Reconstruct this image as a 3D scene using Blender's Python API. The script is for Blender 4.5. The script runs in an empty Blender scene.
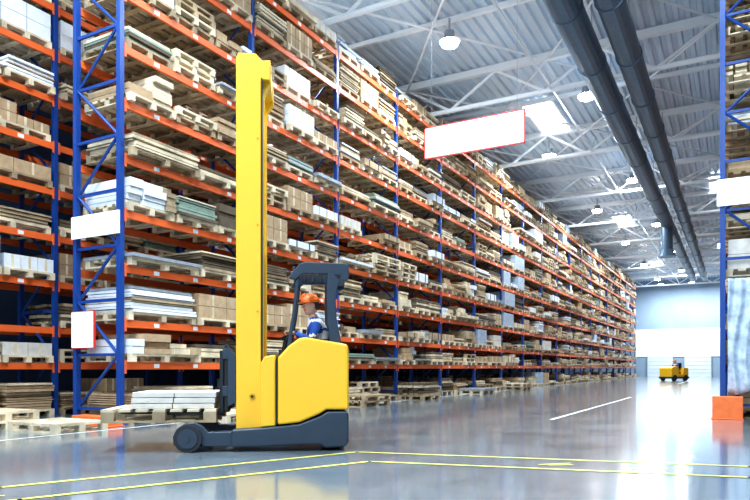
import bpy, math, random
from mathutils import Vector, Matrix
R = random.Random(11)
sc = bpy.context.scene
sc.view_settings.view_transform = 'Standard'
try: sc.view_settings.look = 'Medium High Contrast'
except Exception: sc.view_settings.look = 'None'
sc.view_settings.exposure = 0.12

# ---------------------------------------------------------------- materials
def mat(name, col, rough=0.6, metal=0.0, noise=0.0, nscale=8.0, bump=0.0, emit=None, estr=0, alpha=1.0, coat=0.0, stretch=None):
    m = bpy.data.materials.new(name); m.use_nodes = True
    nt = m.node_tree; b = nt.nodes['Principled BSDF']
    b.inputs['Base Color'].default_value = (*col, 1)
    b.inputs['Roughness'].default_value = rough
    b.inputs['Metallic'].default_value = metal
    b.inputs['Coat Weight'].default_value = coat
    b.inputs['Alpha'].default_value = alpha
    if emit:
        b.inputs['Emission Color'].default_value = (*emit, 1); b.inputs['Emission Strength'].default_value = estr
    if noise > 0 or bump > 0:
        tc = nt.nodes.new('ShaderNodeTexCoord'); n = nt.nodes.new('ShaderNodeTexNoise')
        mp = nt.nodes.new('ShaderNodeMapping')
        if stretch: mp.inputs['Scale'].default_value = stretch
        nt.links.new(tc.outputs['Object'], mp.inputs['Vector'])
        nt.links.new(mp.outputs['Vector'], n.inputs['Vector'])
        n.inputs['Scale'].default_value = nscale; n.inputs['Detail'].default_value = 5
        if noise > 0:
            r = nt.nodes.new('ShaderNodeValToRGB')
            r.color_ramp.elements[0].position = 0.3; r.color_ramp.elements[1].position = 0.7
            r.color_ramp.elements[0].color = (*[c*(1-noise) for c in col], 1)
            r.color_ramp.elements[1].color = (*[min(1, c*(1+noise)) for c in col], 1)
            nt.links.new(n.outputs['Fac'], r.inputs['Fac']); nt.links.new(r.outputs['Color'], b.inputs['Base Color'])
        if bump > 0:
            bp = nt.nodes.new('ShaderNodeBump'); bp.inputs['Strength'].default_value = bump; bp.inputs['Distance'].default_value = 0.02
            nt.links.new(n.outputs['Fac'], bp.inputs['Height']); nt.links.new(bp.outputs['Normal'], b.inputs['Normal'])
    return m
M = dict(
 blue=mat('rack_blue', (0.010, 0.060, 0.27), 0.4),
 orange=mat('rack_orange', (0.80, 0.15, 0.035), 0.45),
 wood=mat('wood_light', (0.68, 0.57, 0.40), 0.8, noise=0.3, nscale=3),
 wood2=mat('wood_mid', (0.40, 0.30, 0.185), 0.8, noise=0.35, nscale=3),
 wood3=mat('wood_dark', (0.13, 0.095, 0.06), 0.85, noise=0.3, nscale=3),
 white=mat('pack_white', (0.80, 0.83, 0.86), 0.5, noise=0.05),
 grey=mat('sheet_grey', (0.36, 0.40, 0.44), 0.4, metal=0.3, noise=0.15),
 card=mat('cardboard', (0.46, 0.32, 0.19), 0.85, noise=0.15),
 green=mat('sheet_green', (0.26, 0.34, 0.27), 0.6, noise=0.12),
 dark=mat('load_dark', (0.04, 0.045, 0.05), 0.6),
 bluew=mat('blue_wrap', (0.38, 0.45, 0.54), 0.3, noise=0.25, bump=.4),
 film=mat('plastic_film', (0.50, 0.60, 0.72), 0.22, noise=0.3, nscale=7, bump=0.6, coat=0.5),
 sign=mat('sign_white_glow', (0.88, 0.90, 0.92), 0.4, emit=(1, 1, 1), estr=0.30),  # slight glow put in to brighten the boards; they hold no lamp
 red=mat('sign_red', (0.75, 0.05, 0.04), 0.5),
 yellow=mat('truck_yellow', (0.98, 0.56, 0.025), 0.32, coat=0.3, noise=0.02, nscale=2),
 yelld=mat('truck_yellow_dark', (0.62, 0.36, 0.01), 0.4),
 chas=mat('truck_charcoal', (0.034, 0.052, 0.078), 0.45, noise=0.08),
 black=mat('black_plastic', (0.010, 0.014, 0.020), 0.45),
 rubber=mat('rubber', (0.03, 0.034, 0.04), 0.75),
 steel=mat('steel', (0.5, 0.52, 0.55), 0.3, metal=0.9),
 tube=mat('truss_paint', (0.90, 0.94, 0.97), 0.4),
 duct=mat('duct_metal', (0.11, 0.17, 0.24), 0.4, metal=0.2, noise=0.1),
 ceil=mat('ceiling_deck_metal', (0.70, 0.80, 0.90), 0.4, metal=0.1, noise=0.08, nscale=0.6),
 skyl_added=mat('added_skylight_panel', (0.9, 0.95, 1.0), 0.4, emit=(0.85, 0.94, 1), estr=3.0),  # emission of the panels added to brighten the ceiling
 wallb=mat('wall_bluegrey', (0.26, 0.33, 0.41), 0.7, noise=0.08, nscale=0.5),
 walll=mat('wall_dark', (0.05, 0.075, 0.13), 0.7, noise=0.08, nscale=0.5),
 wallw=mat('wall_white', (0.90, 0.91, 0.91), 0.6),
 door=mat('door_grey', (0.66, 0.70, 0.74), 0.6),
 carton=mat('carton_beige', (0.66, 0.62, 0.56), 0.7, noise=.1),
 lineY=mat('line_yellow', (0.85, 0.75, 0.14), 0.5, noise=0.25, nscale=6),
 lineW=mat('line_white', (0.80, 0.82, 0.84), 0.5, noise=0.12, nscale=6),
 lamp=mat('lamp_glow', (1, 1, 1), 0.4, emit=(0.95, 0.98, 1), estr=60),
 skin=mat('skin', (0.62, 0.36, 0.26), 0.55),
 jacket=mat('jacket_blue', (0.03, 0.10, 0.42), 0.8, noise=0.15, nscale=20),
 vest=mat('vest_reflective', (0.80, 0.83, 0.86), 0.5),
 helmet=mat('helmet_orange', (0.95, 0.20, 0.03), 0.3),
 hair=mat('hair_brown', (0.06, 0.035, 0.02), 0.8),
 trouser=mat('trousers_navy', (0.02, 0.035, 0.09), 0.8),
 concrete=mat('kerb_orange', (0.90, 0.20, 0.05), 0.5, noise=0.1),
)
# polished concrete floor
fm = bpy.data.materials.new('polished_concrete'); fm.use_nodes = True
nt = fm.node_tree; b = nt.nodes['Principled BSDF']
tc = nt.nodes.new('ShaderNodeTexCoord')
n1 = nt.nodes.new('ShaderNodeTexNoise'); n1.inputs['Scale'].default_value = 0.9; n1.inputs['Detail'].default_value = 9
n1.inputs['Roughness'].default_value = 0.65
nt.links.new(tc.outputs['Object'], n1.inputs['Vector'])
r1 = nt.nodes.new('ShaderNodeValToRGB')
r1.color_ramp.elements[0].position = 0.3; r1.color_ramp.elements[1].position = 0.72
r1.color_ramp.elements[0].color = (0.15, 0.185, 0.215, 1); r1.color_ramp.elements[1].color = (0.27, 0.315, 0.35, 1)
nt.links.new(n1.outputs['Fac'], r1.inputs['Fac']); nt.links.new(r1.outputs['Color'], b.inputs['Base Color'])
r2 = nt.nodes.new('ShaderNodeMapRange'); r2.inputs['To Min'].default_value = 0.08; r2.inputs['To Max'].default_value = 0.24
nt.links.new(n1.outputs['Fac'], r2.inputs['Value']); nt.links.new(r2.outputs['Result'], b.inputs['Roughness'])
b.inputs['Coat Weight'].default_value = 0.6; b.inputs['Coat Roughness'].default_value = 0.1
M['floor'] = fm

# ---------------------------------------------------------------- mesh builder
class MB:
    def __init__(s): s.v = []; s.f = []; s.m = []; s.keys = []
    def mi(s, k):
        if k not in s.keys: s.keys.append(k)
        return s.keys.index(k)
    def box(s, x0, x1, y0, y1, z0, z1, k, rz=0):
        n = len(s.v)
        P = [(x0,y0,z0),(x1,y0,z0),(x1,y1,z0),(x0,y1,z0),(x0,y0,z1),(x1,y0,z1),(x1,y1,z1),(x0,y1,z1)]
        if rz:
            cx, cy = (x0+x1)/2, (y0+y1)/2; c, si = math.cos(rz), math.sin(rz)
            P = [(cx+(x-cx)*c-(y-cy)*si, cy+(x-cx)*si+(y-cy)*c, z) for x, y, z in P]
        s.v += P
        s.f += [(n,n+3,n+2,n+1),(n+4,n+5,n+6,n+7),(n,n+1,n+5,n+4),(n+1,n+2,n+6,n+5),(n+2,n+3,n+7,n+6),(n+3,n,n+4,n+7)]
        s.m += [s.mi(k)]*6
    def prism(s, poly, b0, b1, k):   # polygon in (x,z), extruded along y
        a = sum(poly[i][0]*poly[(i+1)%len(poly)][1]-poly[(i+1)%len(poly)][0]*poly[i][1] for i in range(len(poly)))
        if a < 0: poly = poly[::-1]
        n = len(s.v); L = len(poly)
        s.v += [(p[0], b0, p[1]) for p in poly] + [(p[0], b1, p[1]) for p in poly]
        s.f.append(tuple(range(n, n+L))); s.f.append(tuple(range(n+2*L-1, n+L-1, -1)))
        for i in range(L):
            j = (i+1) % L; s.f.append((n+j, n+i, n+L+i, n+L+j))
        s.m += [s.mi(k)]*(L+2)
    def cyl(s, p0, p1, r, k, n=10, r1=None):
        p0 = Vector(p0); p1 = Vector(p1); d = (p1-p0).normalized()
        up = Vector((0,0,1)) if abs(d.z) < .9 else Vector((1,0,0))
        u = d.cross(up).normalized(); w = d.cross(u); o = len(s.v); r1 = r if r1 is None else r1
        for p, rr in ((p0, r), (p1, r1)):
            for i in range(n):
                t = 2*math.pi*i/n; q = p+u*math.cos(t)*rr+w*math.sin(t)*rr; s.v.append(tuple(q))
        for i in range(n):
            j = (i+1) % n; s.f.append((o+i, o+j, o+n+j, o+n+i))
        s.f.append(tuple(range(o+n-1, o-1, -1))); s.f.append(tuple(range(o+n, o+2*n)))
        s.m += [s.mi(k)]*(n+2)
    def obj(s, name, parent=None, bevel=0, smooth=False, loc=None):
        me = bpy.data.meshes.new(name); me.from_pydata(s.v, [], s.f)
        for k in s.keys: me.materials.append(M[k])
        me.polygons.foreach_set('material_index', s.m); me.update()
        if smooth: me.polygons.foreach_set('use_smooth', [True]*len(s.f))
        o = bpy.data.objects.new(name, me); sc.collection.objects.link(o)
        if parent: o.parent = parent
        if loc: o.location = loc
        if bevel:
            md = o.modifiers.new('bevel', 'BEVEL'); md.width = bevel; md.segments = 3; md.limit_method = 'ANGLE'; md.angle_limit = 0.6
            md.harden_normals = False
            me.polygons.foreach_set('use_smooth', [True]*len(s.f))
            try:
                w = o.modifiers.new('wn', 'WEIGHTED_NORMAL'); w.keep_sharp = True
            except Exception: pass
        return o
def empty(name, loc=(0,0,0), rz=0):
    e = bpy.data.objects.new(name, None); e.empty_display_size = .3
    e.location = loc; e.rotation_euler = (0,0,rz); sc.collection.objects.link(e); return e

# ---------------------------------------------------------------- pallets + loads
def pallet(mb, x0, x1, y0, y1, z, k, full=True):
    h = 0.14
    if full:
        w = x1-x0
        for i in range(3):
            yy = y0 + (y1-y0-0.1)*i/2
            mb.box(x0, x1, yy, yy+0.1, z, z+0.022, k)
            for j in range(3):
                xx = x0+(w-0.12)*j/2; mb.box(xx, xx+0.12, yy, yy+0.1, z+.022, z+0.1, k)
        nb = 6
        for i in range(nb):
            xx = x0+(w-0.13)*i/(nb-1); mb.box(xx, xx+0.13, y0, y1, z+0.1, z+h, k)
    else:
        for i in range(3):
            yy = y0 + (y1-y0-0.1)*i/2; mb.box(x0, x1, yy, yy+0.1, z, z+0.1, k)
        mb.box(x0, x1, y0, y1, z+0.1, z+h, k)
    return z+h
WOODS = ['wood','wood2','wood','wood3','card','grey','wood2','wood']
def load(mb, x0, x1, y0, y1, z, hmax, full=True, kind=None):
    kind = kind or R.choices(['sheets','boxes','pallets','timber','bundle','flat','none','wrap','mixed'], [28,17,11,15,8,8,3,1.5,14])[0]
    if kind == 'whiteboxes':
        for L in range(2):
            for i in range(2):
                a = y0+(y1-y0)*i/2; mb.box(x0+.05, x1-.03, a+.01, a+(y1-y0)/2-.01, z+.28*L, z+.28*L+.27, 'white')
    if kind == 'mixed':
        a = y0
        while a < y1-.15:
            b_ = min(y1, a+R.uniform(.25, .6)); h = R.uniform(.06, min(hmax, .42)); k = R.choice(['white','wood','wood2','grey','card','card','wood3','wood','wood2','card'])
            zz = z
            while zz < z+h:
                t = R.uniform(.05,.16); mb.box(x0+R.uniform(0,.1), x1+R.uniform(-.08,.08), a, b_-.02, zz, zz+t, k); zz += t+.01
            a = b_
    if kind == 'sheets':
        h = R.uniform(0.12, min(hmax, .5)); zz = z; k = R.choice(['wood','wood2','card','white','wood','green','card','wood2','wood3'])
        while zz < z+h:
            t = R.uniform(.02, .055); o = R.uniform(-.05, .05)
            mb.box(x0+.02+o, x1+o, y0+R.uniform(0,.08), y1-R.uniform(0,.08), zz, zz+t, k if R.random() < .65 else R.choice(WOODS))
            zz += t+.012
    elif kind == 'boxes':
        k = R.choice(['card','card','card','card','carton','white']); n = R.choice([2,3,3]); rows = R.choice([1,2,2]); h = R.uniform(.2,.3)
        for L in range(rows):
            if h*(L+1) > hmax: break
            for i in range(n):
                a = y0+(y1-y0)*i/n; bb = y0+(y1-y0)*(i+1)/n-.015
                if L and R.random() < .2: continue
                for (p, q) in ((x0+.04, (x0+x1)/2-.01), ((x0+x1)/2+.01, x1-.03)):
                    mb.box(p, q, a, bb, z+h*L, z+h*(L+1)-.008, k)
                if full: mb.box(x1-.03, x1-.027, (a+bb)/2-.025, (a+bb)/2+.025, z+h*L+.02, z+h*(L+1)-.01, 'wood')
    elif kind == 'pallets':
        zz = z
        for i in range(R.choice([1,2,3])):
            if zz+.15 > z+hmax: break
            o = R.uniform(-.05, .05); zz = pallet(mb, x0+o, x1+o, y0, y1, zz, R.choice(['wood','wood2','wood']), full)
    elif kind == 'timber':
        rows = R.choice([2,3,4,5]); zz = z
        for r in range(rows):
            n = 5; k = R.choice(['wood','wood2','wood3','wood'])
            for i in range(n):
                xx = x0+(x1-x0)*i/n; mb.box(xx, xx+(x1-x0)/n*.82, y0+R.uniform(-.06,.1), y1+R.uniform(-.1,.06), zz, zz+.06, k)
            zz += .075
    elif kind == 'bundle':
        k = R.choice(['white','grey','white','wood2','wood']); h = R.uniform(.12, .3)
        mb.box(x0+.05, x1+.05, y0+.02, y1-.02, z, z+h, k)
        for i in (.25,.75):
            a = y0+(y1-y0)*i; mb.box(x0+.04, x1+.06, a, a+.03, z, z+h+.01, 'dark')
    elif kind == 'flat':
        mb.box(x0-.02, x1+.08, y0-.03, y1+.03, z, z+R.uniform(.04,.12), R.choice(['wood','wood2','grey','white','wood']))
    elif kind == 'wrap':
        mb.box(x0+.05, x1, y0+.03, y1-.03, z, z+min(hmax,.6)*.95, 'bluew')

LEV = [1.05, 1.76, 2.68, 3.60, 4.52, 5.44, 6.36, 7.28, 8.20, 9.08]
def rack(x0, x1, y0, nb, bay=3.36, fulln=9, special=None, top=9.35):
    """rack with aisle face at x1 (larger x)"""
    root = empty('pallet_rack')
    up = MB(); bm = MB(); ld = MB()
    for i in range(nb+1):
        y = y0+bay*i
        for xx in (x0, x1-.09):
            up.box(xx, xx+.09, y-.045, y+.045, 0, top, 'blue')
            up.box(xx-.03, xx+.12, y-.09, y+.09, 0, .012, 'blue')
        z = .25; k = 0
        while z < top-.3:
            up.box(x0+.09, x1-.09, y-.02, y+.02, z-.025, z+.025, 'blue')
            z2 = min(z+.92, top-.1)
            xa, xb = (x0+.09, x1-.09) if k % 2 == 0 else (x1-.09, x0+.09)
            up.cyl((xa, y, z), (xb, y, z2), .027, 'blue', 6)
            z = z2; k += 1
    for i in range(nb):
        y = y0+bay*i; full = i < fulln
        for L in LEV:
            for xx in (x0+.02, x1-.05):
                bm.box(xx, xx+.05, y+.045, y+bay-.045, L-.13, L-.005, 'orange')
            for e in (y+.045, y+bay-.085):
                bm.box(x1, x1+.012, e, e+.04, L-.2, L+.03, 'orange')
            if i < 14:
                for q in (.22, .5, .78):
                    if R.random() < .75:
                        c = y+bay*q; bm.box(x1, x1+.006, c-.06, c+.06, L-.105, L-.035, 'white')
        for li, L in enumerate([0]+LEV):
            nxt = (LEV+[10.1])[li]
            hmax = nxt-L-.13-.14-.05
            n = R.choice([2,3,3,3]); w = (bay-.14)/n
            for j in range(n):
                if R.random() < .03: continue
                a = y+.07+w*j+.03; bb = a+w-.06
                o = R.uniform(-.02, .14)
                kd = special(i, li, j) if special else None
                if li == 10: hmax = .45
                zt = pallet(ld, x0+.02+o, x1+o, a, bb, L, R.choice(['wood','wood','wood2']), full)
                load(ld, x0+.02+o, x1+o, a, bb, zt, hmax, full, kd)
    up.obj('uprights', root); bm.obj('beams', root); ld.obj('pallets_and_goods', root)
    return root
rack(-10.13, -8.93, 7.43, 19, special=lambda i, l, j: R.choice(['wrap','bundle',None]) if i == 6 and 2 < l < 8 else None)  # pale blue wraps and bundles in one bay stand in for a bluish glow
rack(-13.1, -11.9, 4.94, 14, fulln=5, special=lambda i, l, j: 'whiteboxes' if (l == 8 and i < 2) else ('boxes' if (l in (5,6) and i < 2) else None))
rack(-0.25, 0.95, 13.98, 16, fulln=5)

# ---------------------------------------------------------------- room shell
mb = MB(); mb.box(-18, 14, -12, 80, -.2, 0, 'floor'); mb.obj('floor')
mb = MB()
x = -18; H = 10.8; prof = []
while x < 14:
    prof += [(x, H), (x+.11, H), (x+.15, H+.09), (x+.26, H+.09)]; x += .3
n = len(prof)
mb.v = [(p[0], -12, p[1]) for p in prof]+[(p[0], 80.2, p[1]) for p in prof]
mb.f = [(i, i+1, n+i+1, n+i) for i in range(n-1)]; mb.m = [mb.mi('ceil')]*(n-1)
mb.obj('ceiling')
for k, (X, Y) in enumerate([(-7.0, 24.0), (-7.0, 44.2), (-1.2, 37.4), (-7.0, 64.4), (-1.2, 57.6)]):  # glowing panels added to brighten the ceiling, the first at a bright patch
    root = empty('added_skylight', (X, Y, 10.79)); mb = MB()
    mb.box(0, 1.1, 0, 3.1, -.03, .0, 'skyl_added')
    mb.box(-.08, 0, -.08, 3.18, -.06, .0, 'tube'); mb.box(1.1, 1.18, -.08, 3.18, -.06, .0, 'tube')
    mb.box(-.08, 1.18, -.08, 0, -.06, .0, 'tube'); mb.box(-.08, 1.18, 3.1, 3.18, -.06, 0, 'tube')
    mb.box(0, 1.1, 1.52, 1.58, -.05, 0, 'tube')
    mb.obj('glow_glazing', root)
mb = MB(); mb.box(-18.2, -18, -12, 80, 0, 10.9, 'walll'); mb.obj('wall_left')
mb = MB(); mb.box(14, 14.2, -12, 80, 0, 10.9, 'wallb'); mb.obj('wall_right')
mb = MB()
mb.box(-18, 14, 80, 80.2, 0, 10.9, 'wallb')
mb.box(-10, 12, 79.93, 80, 2.2, 5.3, 'wallw')
mb.obj('wall_far')
for i, xx in enumerate((-7.4, -3.6)):
    mb = MB()
    mb.box(xx-1.3, xx+1.3, 79.86, 79.92, 0, 2.2, 'door')
    for s in range(5): mb.box(xx-1.3, xx+1.3, 79.84, 79.87, .42*s+.38, .42*s+.40, 'grey')
    mb.box(xx-1.38, xx-1.3, 79.84, 79.92, 0, 2.3, 'grey'); mb.box(xx+1.3, xx+1.38, 79.84, 79.92, 0, 2.3, 'grey')
    mb.obj('door_%d' % (i+1))

# trusses
root = empty('ceiling_trusses'); mb = MB()
for k in range(11):
    y = 13.65+6.72*(k-1)
    mb.cyl((-18, y, 9.6), (14, y, 9.6), .08, 'tube', 8)
    mb.box(-18, 14, y-.09, y+.09, 10.56, 10.78, 'tube')
    x = -18; s = 0
    while x < 14:
        a, c = (9.6, 10.6) if s % 2 == 0 else (10.6, 9.6)
        mb.cyl((x, y, a), (x+1.6, y, c), .05, 'tube', 6); x += 1.6; s += 1
    if k < 10:
        for x in (-14.4, -9.2, -5.0, -.2, 5.0):
            mb.cyl((x, y, 9.62), (x, y+6.72, 9.62), .04, 'tube', 6)
        for x in (-14.8, -10, -5.2, -.4, 4.4):
            mb.cyl((x, y, 10.6), (x+4.8, y+6.72, 10.6), .035, 'tube', 6)
            mb.cyl((x+4.8, y, 10.55), (x, y+6.72, 10.55), .035, 'tube', 6)
            mb.cyl((x, y, 9.6), (x, y+1.7, 10.7), .035, 'tube', 6)
        mb.box(-18, 14, y+3.3, y+3.42, 10.66, 10.79, 'tube')
mb.obj('truss_members', root, smooth=False)

# ducts
for (X, r) in ((-3.35, .38), (-2.42, .33)):
    root = empty('air_duct'); mb = MB()
    ys = [-8, 12, 30, 48, 66]
    for a in range(len(ys)-1):
        rr = r*(1-.07*a); mb.cyl((X, ys[a], 9.1), (X, ys[a+1], 9.1), rr, 'duct', 20)
        yy = ys[a]
        while yy < ys[a+1]:
            mb.cyl((X, yy-.03, 9.1), (X, yy+.03, 9.1), rr+.025, 'duct', 20); yy += 3.0
            mb.box(X-.012, X+.012, yy-.02, yy+.02, 9.1+rr*.9, 10.7, 'steel')
    if X < -3:
        mb.cyl((X, 40, 9.1), (X, 40, 7.6), .3, 'duct', 16); mb.cyl((X, 40, 7.6), (X, 40, 7.2), .3, 'duct', 16, .5)
    mb.obj('duct_run', root)

# lamps: high bay rows, then fill lamps added for extra light
def lamp(X, Y, E):
    root = empty('high_bay_or_fill_lamp', (X, Y, 9.95)); mb = MB()
    mb.cyl((0,0,.65), (0,0,.25), .03, 'steel', 8)
    mb.cyl((0,0,.28), (0,0,.12), .14, 'grey', 16)
    mb.cyl((0,0,.12), (0,0,0), .16, 'grey', 20, .27)
    mb.cyl((0,0,0), (0,0,-.10), .27, 'lamp', 20, .22)
    mb.obj('housing', root)
    l = bpy.data.lights.new('bulb', 'AREA'); l.shape = 'DISK'; l.size = .42; l.energy = E; l.color = (.79, .91, 1)
    o = bpy.data.objects.new('bulb', l); o.location = (0,0,-.11); o.parent = root; sc.collection.objects.link(o)
for k in range(7): lamp(-6.9, 5.7+11*k, 460)
for k in range(6): lamp(-4.3, 11.2+11*k, 290)
for k in range(4): lamp(-1.0, -5+5.5*k, 280)  # added front fill lamps, right of the truck
for k in range(2): lamp(-11.0, 2.9+11*k, 280)
for k in range(3): lamp(-5.2, -6+5*k, 320)  # more added fill, lighting the truck's near side
for k in range(3): lamp(-7+3*k, 76.2, 600)  # extra lamps added to brighten the white band of the far wall

# ---------------------------------------------------------------- signs
root = empty('hanging_sign', (-5.08, 13.65, 6.1)); mb = MB()
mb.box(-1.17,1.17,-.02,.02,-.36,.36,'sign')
for z in (-.36,.34): mb.box(-1.17,1.17,-.028,.028,z,z+.02,'red')
for x in (-1.17,1.15): mb.box(x,x+.02,-.028,.028,-.36,.36,'red')
mb.obj('panel', root)
mb = MB()
for x in (-1,1): mb.cyl((x,0,.36),(x,0,3.45),.003,'grey',6)
mb.obj('wires', root)
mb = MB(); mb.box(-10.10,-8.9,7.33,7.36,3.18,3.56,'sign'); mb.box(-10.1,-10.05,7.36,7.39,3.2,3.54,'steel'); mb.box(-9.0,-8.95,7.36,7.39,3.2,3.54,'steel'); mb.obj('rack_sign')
mb = MB(); mb.box(-10.08,-9.5,7.32,7.36,1.28,1.92,'red'); mb.box(-10.065,-9.515,7.31,7.33,1.295,1.905,'sign'); mb.obj('notice_board')
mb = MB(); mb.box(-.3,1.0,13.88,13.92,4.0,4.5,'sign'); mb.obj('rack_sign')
# protectors
for (X, Y, w, d, h) in ((-.12, 13.70, .50, .30, .42), (-9.2, 7.15, .95, .25, .16)):
    mb = MB(); mb.box(X-w/2, X+w/2, Y-d/2, Y+d/2, 0, h, 'concrete'); mb.box(X-w/2-.02, X+w/2+.02, Y-d/2-.02, Y+d/2+.02, 0, .02, 'concrete')
    mb.obj('post_protector', bevel=.02)
# plastic film curtain fixed on the end frame of the right rack
def film_sheet(x0,x1,y,z0,z1):
    nx, nz = 46, 30
    vs = []; fs = []
    for j in range(nz+1):
        for i in range(nx+1):
            fx = i/nx; fz = j/nz
            vs.append((x0+(x1-x0)*fx, y+.035*math.sin(fx*34+2.2*math.sin(fz*5))*(1.1-.5*fz)+.01*math.sin(fz*31+fx*9), z0+(z1-z0)*fz-(.05*math.sin(fx*11) if j == 0 else 0)))
    for j in range(nz):
        for i in range(nx):
            a = j*(nx+1)+i; fs.append((a, a+1, a+nx+2, a+nx+1))
    me = bpy.data.meshes.new('plastic_sheet'); me.from_pydata(vs, [], fs); me.materials.append(M['film'])
    for p in me.polygons: p.use_smooth = True
    o = bpy.data.objects.new('plastic_sheet', me); sc.collection.objects.link(o)
    md = o.modifiers.new('solid', 'SOLIDIFY'); md.thickness = .004
film_sheet(-.12, .97, 13.86, .50, 2.62)

# floor markings
def strip(mb, pts, w, k, z=.004):
    for (a, c) in zip(pts[:-1], pts[1:]):
        a = Vector((*a,0)); c = Vector((*c,0)); d = (c-a).normalized(); s = Vector((-d.y,d.x,0))*w/2; a = a-d*w*.3; c = c+d*w*.3
        n = len(mb.v); mb.v += [(p.x,p.y,z) for p in (a-s, c-s, c+s, a+s)]; mb.f.append((n,n+1,n+2,n+3)); mb.m.append(mb.mi(k))
mb = MB()
strip(mb, [(-6.72,-.93),(-5.09,3.06),(-3.72,6.30),(.126,7.2),(4.2,8.15)], .055, 'lineY')
strip(mb, [(-6.05,-1.1),(-4.50,2.85),(-3.23,5.72),(.11,6.48),(4.2,7.42)], .055, 'lineY', .005)
for (x, y) in ((-4.85,2.75),(-1.55,6.45),(-.72,6.62)):
    strip(mb, [(x-.12,y-.12),(x+.12,y+.12)], .035, 'lineY', .006); strip(mb, [(x-.02,y-.12),(x+.16,y+.02)], .035, 'lineY', .007)
for k in range(5): strip(mb, [(-2.93,11.96+k*15),(-2.93,22.2+k*15)], .08, 'lineW')
strip(mb, [(-8.35,0),(-8.35,72)], .06, 'lineW')
mb.obj('floor_markings')

# loose pallets
def loose(x0,x1,y0,y1,n,k=None):
    mb = MB(); z = 0
    for i in range(n): z = pallet(mb, x0+R.uniform(-.03,.03), x1+R.uniform(-.03,.03), y0, y1, z, R.choice(['wood','wood2']))
    if k: load(mb, x0,x1,y0,y1,z,.4,True,k)
    mb.obj('wooden_pallet')
loose(-10.9,-9.75,5.5,6.5,2); loose(-9.6,-8.5,5.9,6.8,1); loose(-8.75,-7.7,8.6,9.9,1); loose(-8.75,-7.75,13.5,14.8,2)
loose(-8.75,-7.9,17.2,18.4,1,'timber'); loose(-8.75,-7.9,22.2,23.4,1,'flat'); loose(-8.75,-7.9,27.2,28.4,2)

# ---------------------------------------------------------------- reach truck
TR = math.radians(29+6)
e1 = Vector((math.cos(TR), math.sin(TR), 0)); e2 = Vector((-math.sin(TR), math.cos(TR), 0))
near = Vector((-4.68, 5.81, 0)); org = near + e2*0.575
truck = empty('reach_truck', org, TR)
OFF = -0.575
class TB(MB):
    def obj(s, name, bevel=0, smooth=False):
        s.v = [(a, b+OFF, c) for a, b, c in s.v]
        return MB.obj(s, name, truck, bevel, smooth)
W = 1.15
# legs
t = TB()
leg = [(-.98,.07),(-.99,.17),(-.95,.26),(-.86,.325),(-.74,.335),(-.66,.29),(-.60,.225),(-.2,.23),(-.2,.06),(-.66,.06),(-.7,.12),(-.92,.12)]
for b0 in (0, W-.2): t.prism(leg, b0+.03, b0+.2, 'chas')
t.obj('base_legs', .015)
t = TB()
for b0 in (-.01, W-.16):
    t.cyl((-.82, b0, .155), (-.82, b0+.17, .155), .155, 'rubber', 28)
    t.cyl((-.82, b0-.012, .155), (-.82, b0, .155), .11, 'chas', 24)
    t.cyl((-.82, b0-.024, .155), (-.82, b0-.01, .155), .03, 'chas', 16)
t.cyl((.80, .45, .17), (.80, .7, .17), .17, 'rubber', 28)
t.obj('wheels')
t = TB()
t.prism([(-.34,.05),(-.34,.25),(.02,.27),(.42,.31),(.66,.40),(.74,.45),(.97,.45),(.985,.40),(.985,.10),(.95,.04),(.72,.03),(.66,.07),(.45,.07),(.2,.06)], 0, W, 'chas')
t.obj('chassis', .025)
t = TB()
t.prism([(-.02,.275),(-.02,1.0),(.03,1.08),(.155,1.10),(.155,.29)], .02, W-.02, 'yellow')
t.obj('battery_cover', .018)
t = TB()
side = [(.172,.30),(.172,1.06),(.30,1.20),(.42,1.29),(.50,1.30),(.97,1.22),(.985,1.15),(.985,.47),(.73,.47),(.65,.42),(.42,.325)]
t.prism(side, 0, .16, 'yellow')
t.obj('side_panel_near', .03)
t = TB()
t.prism([(.172,.30),(.172,1.0),(.26,1.0),(.26,.6),(.82,.6),(.82,1.15),(.985,1.15),(.985,.47),(.73,.47),(.65,.42),(.42,.325)], W-.16, W, 'yellow')
t.obj('side_panel_far', .03)
t = TB(); t.box(.86,.98,.165,W-.165,.47,1.2,'yellow'); t.obj('rear_panel', .02)
t = TB()
t.box(.18,.86,.165,W-.165,.46,.52,'black')
t.box(.18,.24,.165,W-.165,.52,1.16,'black')
t.box(.50,.80,.34,.80,.52,.82,'black')
t.box(.158,.170,.0,W-.02,.3,1.05,'black')
t.obj('cab_interior')
t = TB(); t.box(.47,.82,.31,.82,.82,.93,'black'); t.prism([(.76,.9),(.84,.9),(.86,1.42),(.80,1.46),(.77,1.3)], .33,.80,'black'); t.obj('seat', .03)
t = TB(); t.cyl((.22,.45,1.1),(.26,.45,1.29),.03,'black',12)
N = 24
for i in range(N):
    p = [Vector((.28+.10*math.cos(q), .52+.16*math.sin(q), 1.34+.05*math.cos(q))) for q in (2*math.pi*i/N, 2*math.pi*(i+1)/N)]
    t.cyl(p[0], p[1], .013, 'black', 8)
t.cyl((.18,.52,1.29),(.38,.52,1.39),.01,'black',8); t.cyl((.24,.48,1.2),(.28,.52,1.34),.02,'black',8)
t.obj('steering_wheel')
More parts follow.
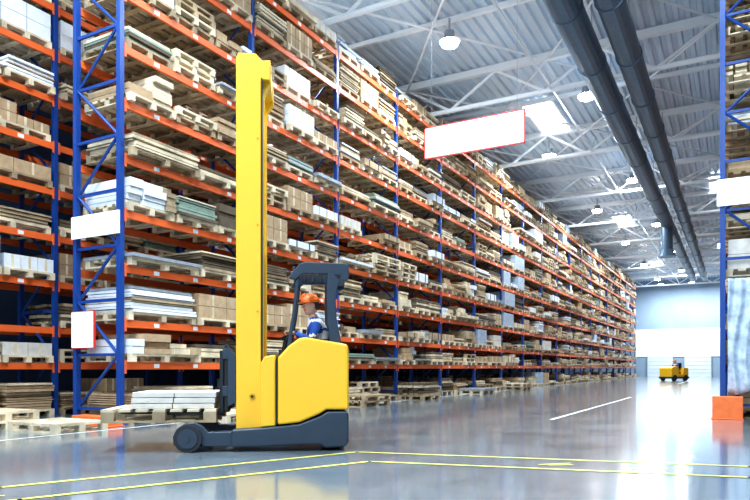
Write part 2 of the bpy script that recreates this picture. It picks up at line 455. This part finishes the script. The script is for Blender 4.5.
# overhead guard
t = TB()
rail = [(.30,1.98),(.33,2.04),(.43,2.15),(.50,2.165),(.96,2.155),(.99,2.13),(.99,1.98),(.95,1.955),(.86,1.96),(.80,2.03),(.46,2.03),(.38,1.96)]
for b0 in (.05, W-.17): t.prism(rail, b0, b0+.12, 'chas')
for a in (.34,.46,.56,.66,.76): t.box(a, a+.03, .17, W-.17, 2.05, 2.13, 'chas')
t.box(.84,.98,.17,W-.17,2.0,2.15,'chas')
for b0 in (.05, W-.17):
    t.prism([(.74,2.04),(.93,2.04),(.90,1.98),(.86,1.88),(.835,1.72),(.85,1.5),(.91,1.2),(.78,1.2),(.745,1.5),(.735,1.75)], b0, b0+.12, 'chas')
    t.prism([(.38,2.0),(.43,2.03),(.385,1.62),(.315,1.18),(.275,1.18),(.345,1.62)], b0+.02, b0+.08, 'chas')
t.obj('overhead_guard', .012)
# mast
t = TB()
cap = lambda x0, x1, h: [(x0,.12),(x0,h-.05),(x0+.03,h),(x1-.06,h),(x1,h-.07),(x1,.12)]
for b0, b1 in ((.16,.24), (W-.24, W-.16)):
    t.prism(cap(-.305,-.02,4.58), b0, b1, 'yellow')
t.obj('outer_mast', .01)
t = TB()
for b0, b1 in ((.25,.33), (W-.33, W-.25)):
    t.prism([(-.28,.3),(-.28,4.5),(.08,4.55),(.09,4.48),(.09,4.25),(.02,4.15),(.005,4.0),(.005,.3)], b0, b1, 'yellow')
t.obj('inner_mast', .008)
t = TB()
for z in (4.42, 3.2, 2.0, .5):
    t.box(-.26,-.2,.24,W-.24,z,z+.12,'yellow')
t.box(-.03,.08,.16,W-.16,4.28,4.5,'yellow')
t.obj('mast_crossbars', .01)
t = TB()
for bb in (.38, W-.38):
    t.cyl((-.1,bb,.2),(-.1,bb,2.4),.045,'chas',16); t.cyl((-.1,bb,2.4),(-.1,bb,4.3),.028,'steel',12)
    t.cyl((-.2,bb,.8),(-.2,bb,4.3),.012,'black',6)
for z in (.62,):
    t.cyl((-.12,.145,z),(-.12,.16,z),.035,'yelld',16); t.cyl((-.12,.135,z),(-.12,.146,z),.016,'black',12)
for z in (1.6,2.6,3.6): t.cyl((-.06,.152,z),(-.06,.16,z),.012,'yelld',10)
t.box(-.02,-.005,.155,.25,.4,4.3,'black')
t.obj('hydraulics')
# carriage + forks
t = TB()
for z in (.62, 1.05): t.box(-.46,-.38,.18,W-.18,z,z+.12,'chas')
for b0 in (.2, .45, .65, W-.28): t.box(-.44,-.40,b0,b0+.06,.45,1.22,'black')
t.prism([(-.40,.5),(-.31,.55),(-.31,1.1),(-.40,1.2)], .17,.24,'chas'); t.prism([(-.40,.5),(-.31,.55),(-.31,1.1),(-.40,1.2)], W-.24,W-.17,'chas')
for b0 in (.24, W-.36):
    t.box(-.50,-.455,b0,b0+.12,.40,1.15,'black')
    t.prism([(-.455,.40),(-1.6,.42),(-1.62,.435),(-.455,.45)], b0, b0+.12, 'black')
t.obj('fork_carriage', .006)
# pallet carried on the forks
lp = empty('loaded_pallet', org, TR)
mb = MB()
x0, x1, y0, y1 = -1.78, -.52, -.5, .5
z = .452
nb = 7
for i in range(3):
    yy = y0+(y1-y0-.1)*i/2
    for j in range(3):
        xx = x0+(x1-x0-.14)*j/2; mb.box(xx, xx+.14, yy, yy+.1, z-.10, z, 'wood2')
    mb.box(x0,x1,yy,yy+.1,z-.122,z-.10,'wood2')
for i in range(nb):
    xx = x0+(x1-x0-.13)*i/(nb-1); mb.box(xx, xx+.13, y0, y1, z, z+.028, 'wood')
mb.obj('pallet', lp)
mb = MB()
for L in range(3):
    for i in range(2):
        for j in range(2):
            a = -1.48+.47*i+.01*L; bq = -.42+.42*j
            mb.box(a, a+.46, bq, bq+.41, z+.03+.065*L, z+.088+.065*L, 'carton')
mb.obj('cartons', lp, .006)

# ---------------------------------------------------------------- operator
def skinmesh(pts, edges, rad, root=0, sub=2):
    me = bpy.data.meshes.new('tmp'); me.from_pydata(pts, edges, []); me.update()
    o = bpy.data.objects.new('tmp', me); sc.collection.objects.link(o)
    md = o.modifiers.new('skin', 'SKIN'); md.use_smooth_shade = True
    sv = me.skin_vertices[0].data
    for i, r in enumerate(rad):
        rr = r if isinstance(r, tuple) else (r, r)
        sv[i].radius = rr; sv[i].use_root = (i == root)
    s = o.modifiers.new('sub', 'SUBSURF'); s.levels = sub; s.render_levels = sub
    dg = bpy.context.evaluated_depsgraph_get(); dg.update()
    ev = o.evaluated_get(dg); m2 = bpy.data.meshes.new_from_object(ev)
    vs = [tuple(v.co) for v in m2.vertices]; fs = [tuple(p.vertices) for p in m2.polygons]
    bpy.data.objects.remove(o); return vs, fs
def ellip(mb, c, r, k, nu=20, nv=12, zmin=None):
    o = len(mb.v)
    for j in range(nv+1):
        ph = math.pi*j/nv
        for i in range(nu):
            th = 2*math.pi*i/nu
            z = c[2]+r[2]*math.cos(ph)
            if zmin is not None: z = max(z, zmin)
            mb.v.append((c[0]+r[0]*math.sin(ph)*math.cos(th), c[1]+r[1]*math.sin(ph)*math.sin(th), z))
    for j in range(nv):
        for i in range(nu):
            a = o+j*nu+i; b2 = o+j*nu+(i+1) % nu
            mb.f.append((a, a+nu, b2+nu, b2)); mb.m.append(mb.mi(k))
def person():
    mb = MB()
    P = [(.66,0,1.04),(.655,0,1.20),(.635,0,1.38),(.61,0,1.49),(.59,0,1.55),(.57,0,1.62),
         (.62,-.18,1.47),(.56,-.25,1.27),(.37,-.17,1.36),
         (.62,.18,1.47),(.56,.26,1.27),(.37,.12,1.36),
         (.62,-.10,1.02),(.32,-.12,1.03),(.36,-.12,.62),(.27,-.12,.57),
         (.62,.10,1.02),(.32,.12,1.03),(.36,.12,.62),(.27,.12,.57)]
    E = [(0,1),(1,2),(2,3),(3,4),(4,5),(3,6),(6,7),(7,8),(3,9),(9,10),(10,11),(0,12),(12,13),(13,14),(14,15),(0,16),(16,17),(17,18),(18,19)]
    rad = [(.13,.15),(.125,.14),(.125,.16),(.10,.13),.06,.052,.075,.052,.034,.075,.052,.034,.09,.07,.045,.04,.09,.07,.045,.04]
    vs, fs = skinmesh(P, E, rad)
    o = len(mb.v); mb.v += vs
    Pv = [Vector(p) for p in P]
    for f in fs:
        c = sum((Vector(vs[i]) for i in f), Vector())/len(f)
        best = None; bd = 9
        for e in E:
            a, b3 = Pv[e[0]], Pv[e[1]]; t_ = max(0, min(1, (c-a).dot(b3-a)/(b3-a).length_squared))
            d = (c-(a+(b3-a)*t_)).length
            if d < bd: bd = d; best = e
        if best == (4,5) and c.z > 1.56: k = 'skin'
        elif best[0] >= 12 or best[1] >= 12: k = 'black' if c.z < .62 else 'trouser'
        elif best in ((6,7),(7,8),(9,10),(10,11)): k = 'vest' if best in ((6,7),(9,10)) and 1.31 < c.z < 1.345 else 'jacket'
        else: k = 'jacket' if (1.24 < c.z < 1.30 or 1.40 < c.z < 1.425 or c.z > 1.54) else 'vest'
        mb.f.append(tuple(i+o for i in f)); mb.m.append(mb.mi(k))
    # hands: palm + five fingers closed on the wheel rim
    for s, wy, iy in ((-1, -.17, -.13), (1, .12, .07)):
        wr = Vector((.37, wy, 1.36)); pc = Vector((.325, (wy+iy)/2, 1.378))
        vs, fs = skinmesh([tuple(wr), tuple(pc), (.295, iy, 1.378)], [(0,1),(1,2)], [(.028,.022),(.038,.018),(.034,.014)], 0, 1)
        o = len(mb.v); mb.v += vs; mb.f += [tuple(i+o for i in f) for f in fs]; mb.m += [mb.mi('skin')]*len(fs)
        for q, L in enumerate((.9, 1.0, .95, .75)):
            yy = iy+(-.03+.02*q)
            pts = [(.305,yy,1.38),(.275-.01*L,yy,1.383),(.252-.01*L,yy,1.368),(.25,yy,1.348),(.268,yy,1.335)]
            vs, fs = skinmesh(pts, [(0,1),(1,2),(2,3),(3,4)], [.009,.009,.0085,.008,.007], 0, 1)
            o = len(mb.v); mb.v += vs; mb.f += [tuple(i+o for i in f) for f in fs]; mb.m += [mb.mi('skin')]*len(fs)
        pts = [(.335,wy-s*.02,1.365),(.31,iy-s*.045,1.355),(.285,iy-s*.05,1.345)]
        vs, fs = skinmesh(pts, [(0,1),(1,2)], [.012,.010,.008], 0, 1)
        o = len(mb.v); mb.v += vs; mb.f += [tuple(i+o for i in f) for f in fs]; mb.m += [mb.mi('skin')]*len(fs)
    # head (faces -x)
    h0 = len(mb.v)
    ellip(mb, (.555,0,1.70), (.092,.075,.118), 'skin'); ellip(mb, (.535,0,1.63), (.062,.052,.05), 'skin')
    ellip(mb, (.585,0,1.715), (.084,.079,.10), 'hair')
    mb.cyl((.468,0,1.715),(.447,0,1.68),.008,'skin',8,.016)
    for s in (-1,1):
        ellip(mb, (.475,s*.03,1.71), (.012,.013,.009), 'vest', 10, 6); ellip(mb, (.465,s*.03,1.71), (.005,.006,.006), 'black', 8, 6)
        ellip(mb, (.472,s*.03,1.728), (.008,.018,.005), 'hair', 8, 6)
        ellip(mb, (.562,s*.080,1.69), (.02,.010,.032), 'skin', 10, 8)
    ellip(mb, (.471,0,1.652), (.010,.024,.007), 'red', 10, 6)
    # hard hat
    ellip(mb, (.56,0,1.735), (.122,.105,.105), 'helmet', 24, 12, zmin=1.735)
    ellip(mb, (.545,0,1.738), (.155,.118,.010), 'helmet', 24, 6)
    mb.box(.47,.65,-.01,.01,1.80,1.846,'helmet')
    # head turned a little towards the aisle
    piv = Vector((.57,0,1.62)); rm = Matrix.Rotation(math.radians(22),3,'Z') @ Matrix.Rotation(math.radians(-6),3,'Y')
    for i in range(h0, len(mb.v)): mb.v[i] = tuple(piv+rm@(Vector(mb.v[i])-piv)+Vector((0,0,.01)))
    return mb
pm = person()
drv = pm.obj('truck_operator', smooth=True); drv.location = org - e2*.06; drv.rotation_euler = (0,0,TR)

# distant tow tractor + driver
tt = empty('tow_tractor', (-3.9, 52.2, 0), math.radians(60)); mb = MB()
mb.prism([(-1.0,.25),(-1.0,.9),(-.85,1.0),(-.2,1.05),(-.1,.5),(.35,.5),(.4,.95),(.95,.95),(1.0,.8),(1.0,.25)], -.5,.5,'yellow')
mb.obj('body', tt, .04)
mb = MB(); mb.box(-1.05,1.05,-.52,.52,.16,.3,'chas'); mb.box(.3,.45,-.3,.3,.9,1.3,'black'); mb.box(-.1,.4,-.3,.3,.5,.62,'black')
for x in (-.65,.65):
    for y in (-.53,.38): mb.cyl((x,y,.22),(x,y+.15,.22),.22,'rubber',20)
mb.cyl((-.2,0,1.0),(-.1,0,1.25),.02,'black',8)
mb.obj('running_gear', tt)
d2 = bpy.data.objects.new('truck_operator.001', drv.data); sc.collection.objects.link(d2)
d2.rotation_euler = (0,0,math.radians(60)); d2.location = Vector((-3.9,52.2,-.30)) + Matrix.Rotation(math.radians(60),3,'Z') @ Vector((-.45,0,0))

# ---------------------------------------------------------------- world + camera
w = bpy.data.worlds.new('World'); sc.world = w; w.use_nodes = True
w.node_tree.nodes['Background'].inputs[0].default_value = (.66,.83,1,1); w.node_tree.nodes['Background'].inputs[1].default_value = 1.45
cam = bpy.data.cameras.new('camera'); co = bpy.data.objects.new('camera', cam); sc.collection.objects.link(co)
co.location = (0,0,.95); co.rotation_euler = (math.radians(90),0,math.atan(360/650)); cam.lens = 31.2; cam.sensor_width = 36; cam.shift_y = .157
cam.clip_end = 300
sc.camera = co
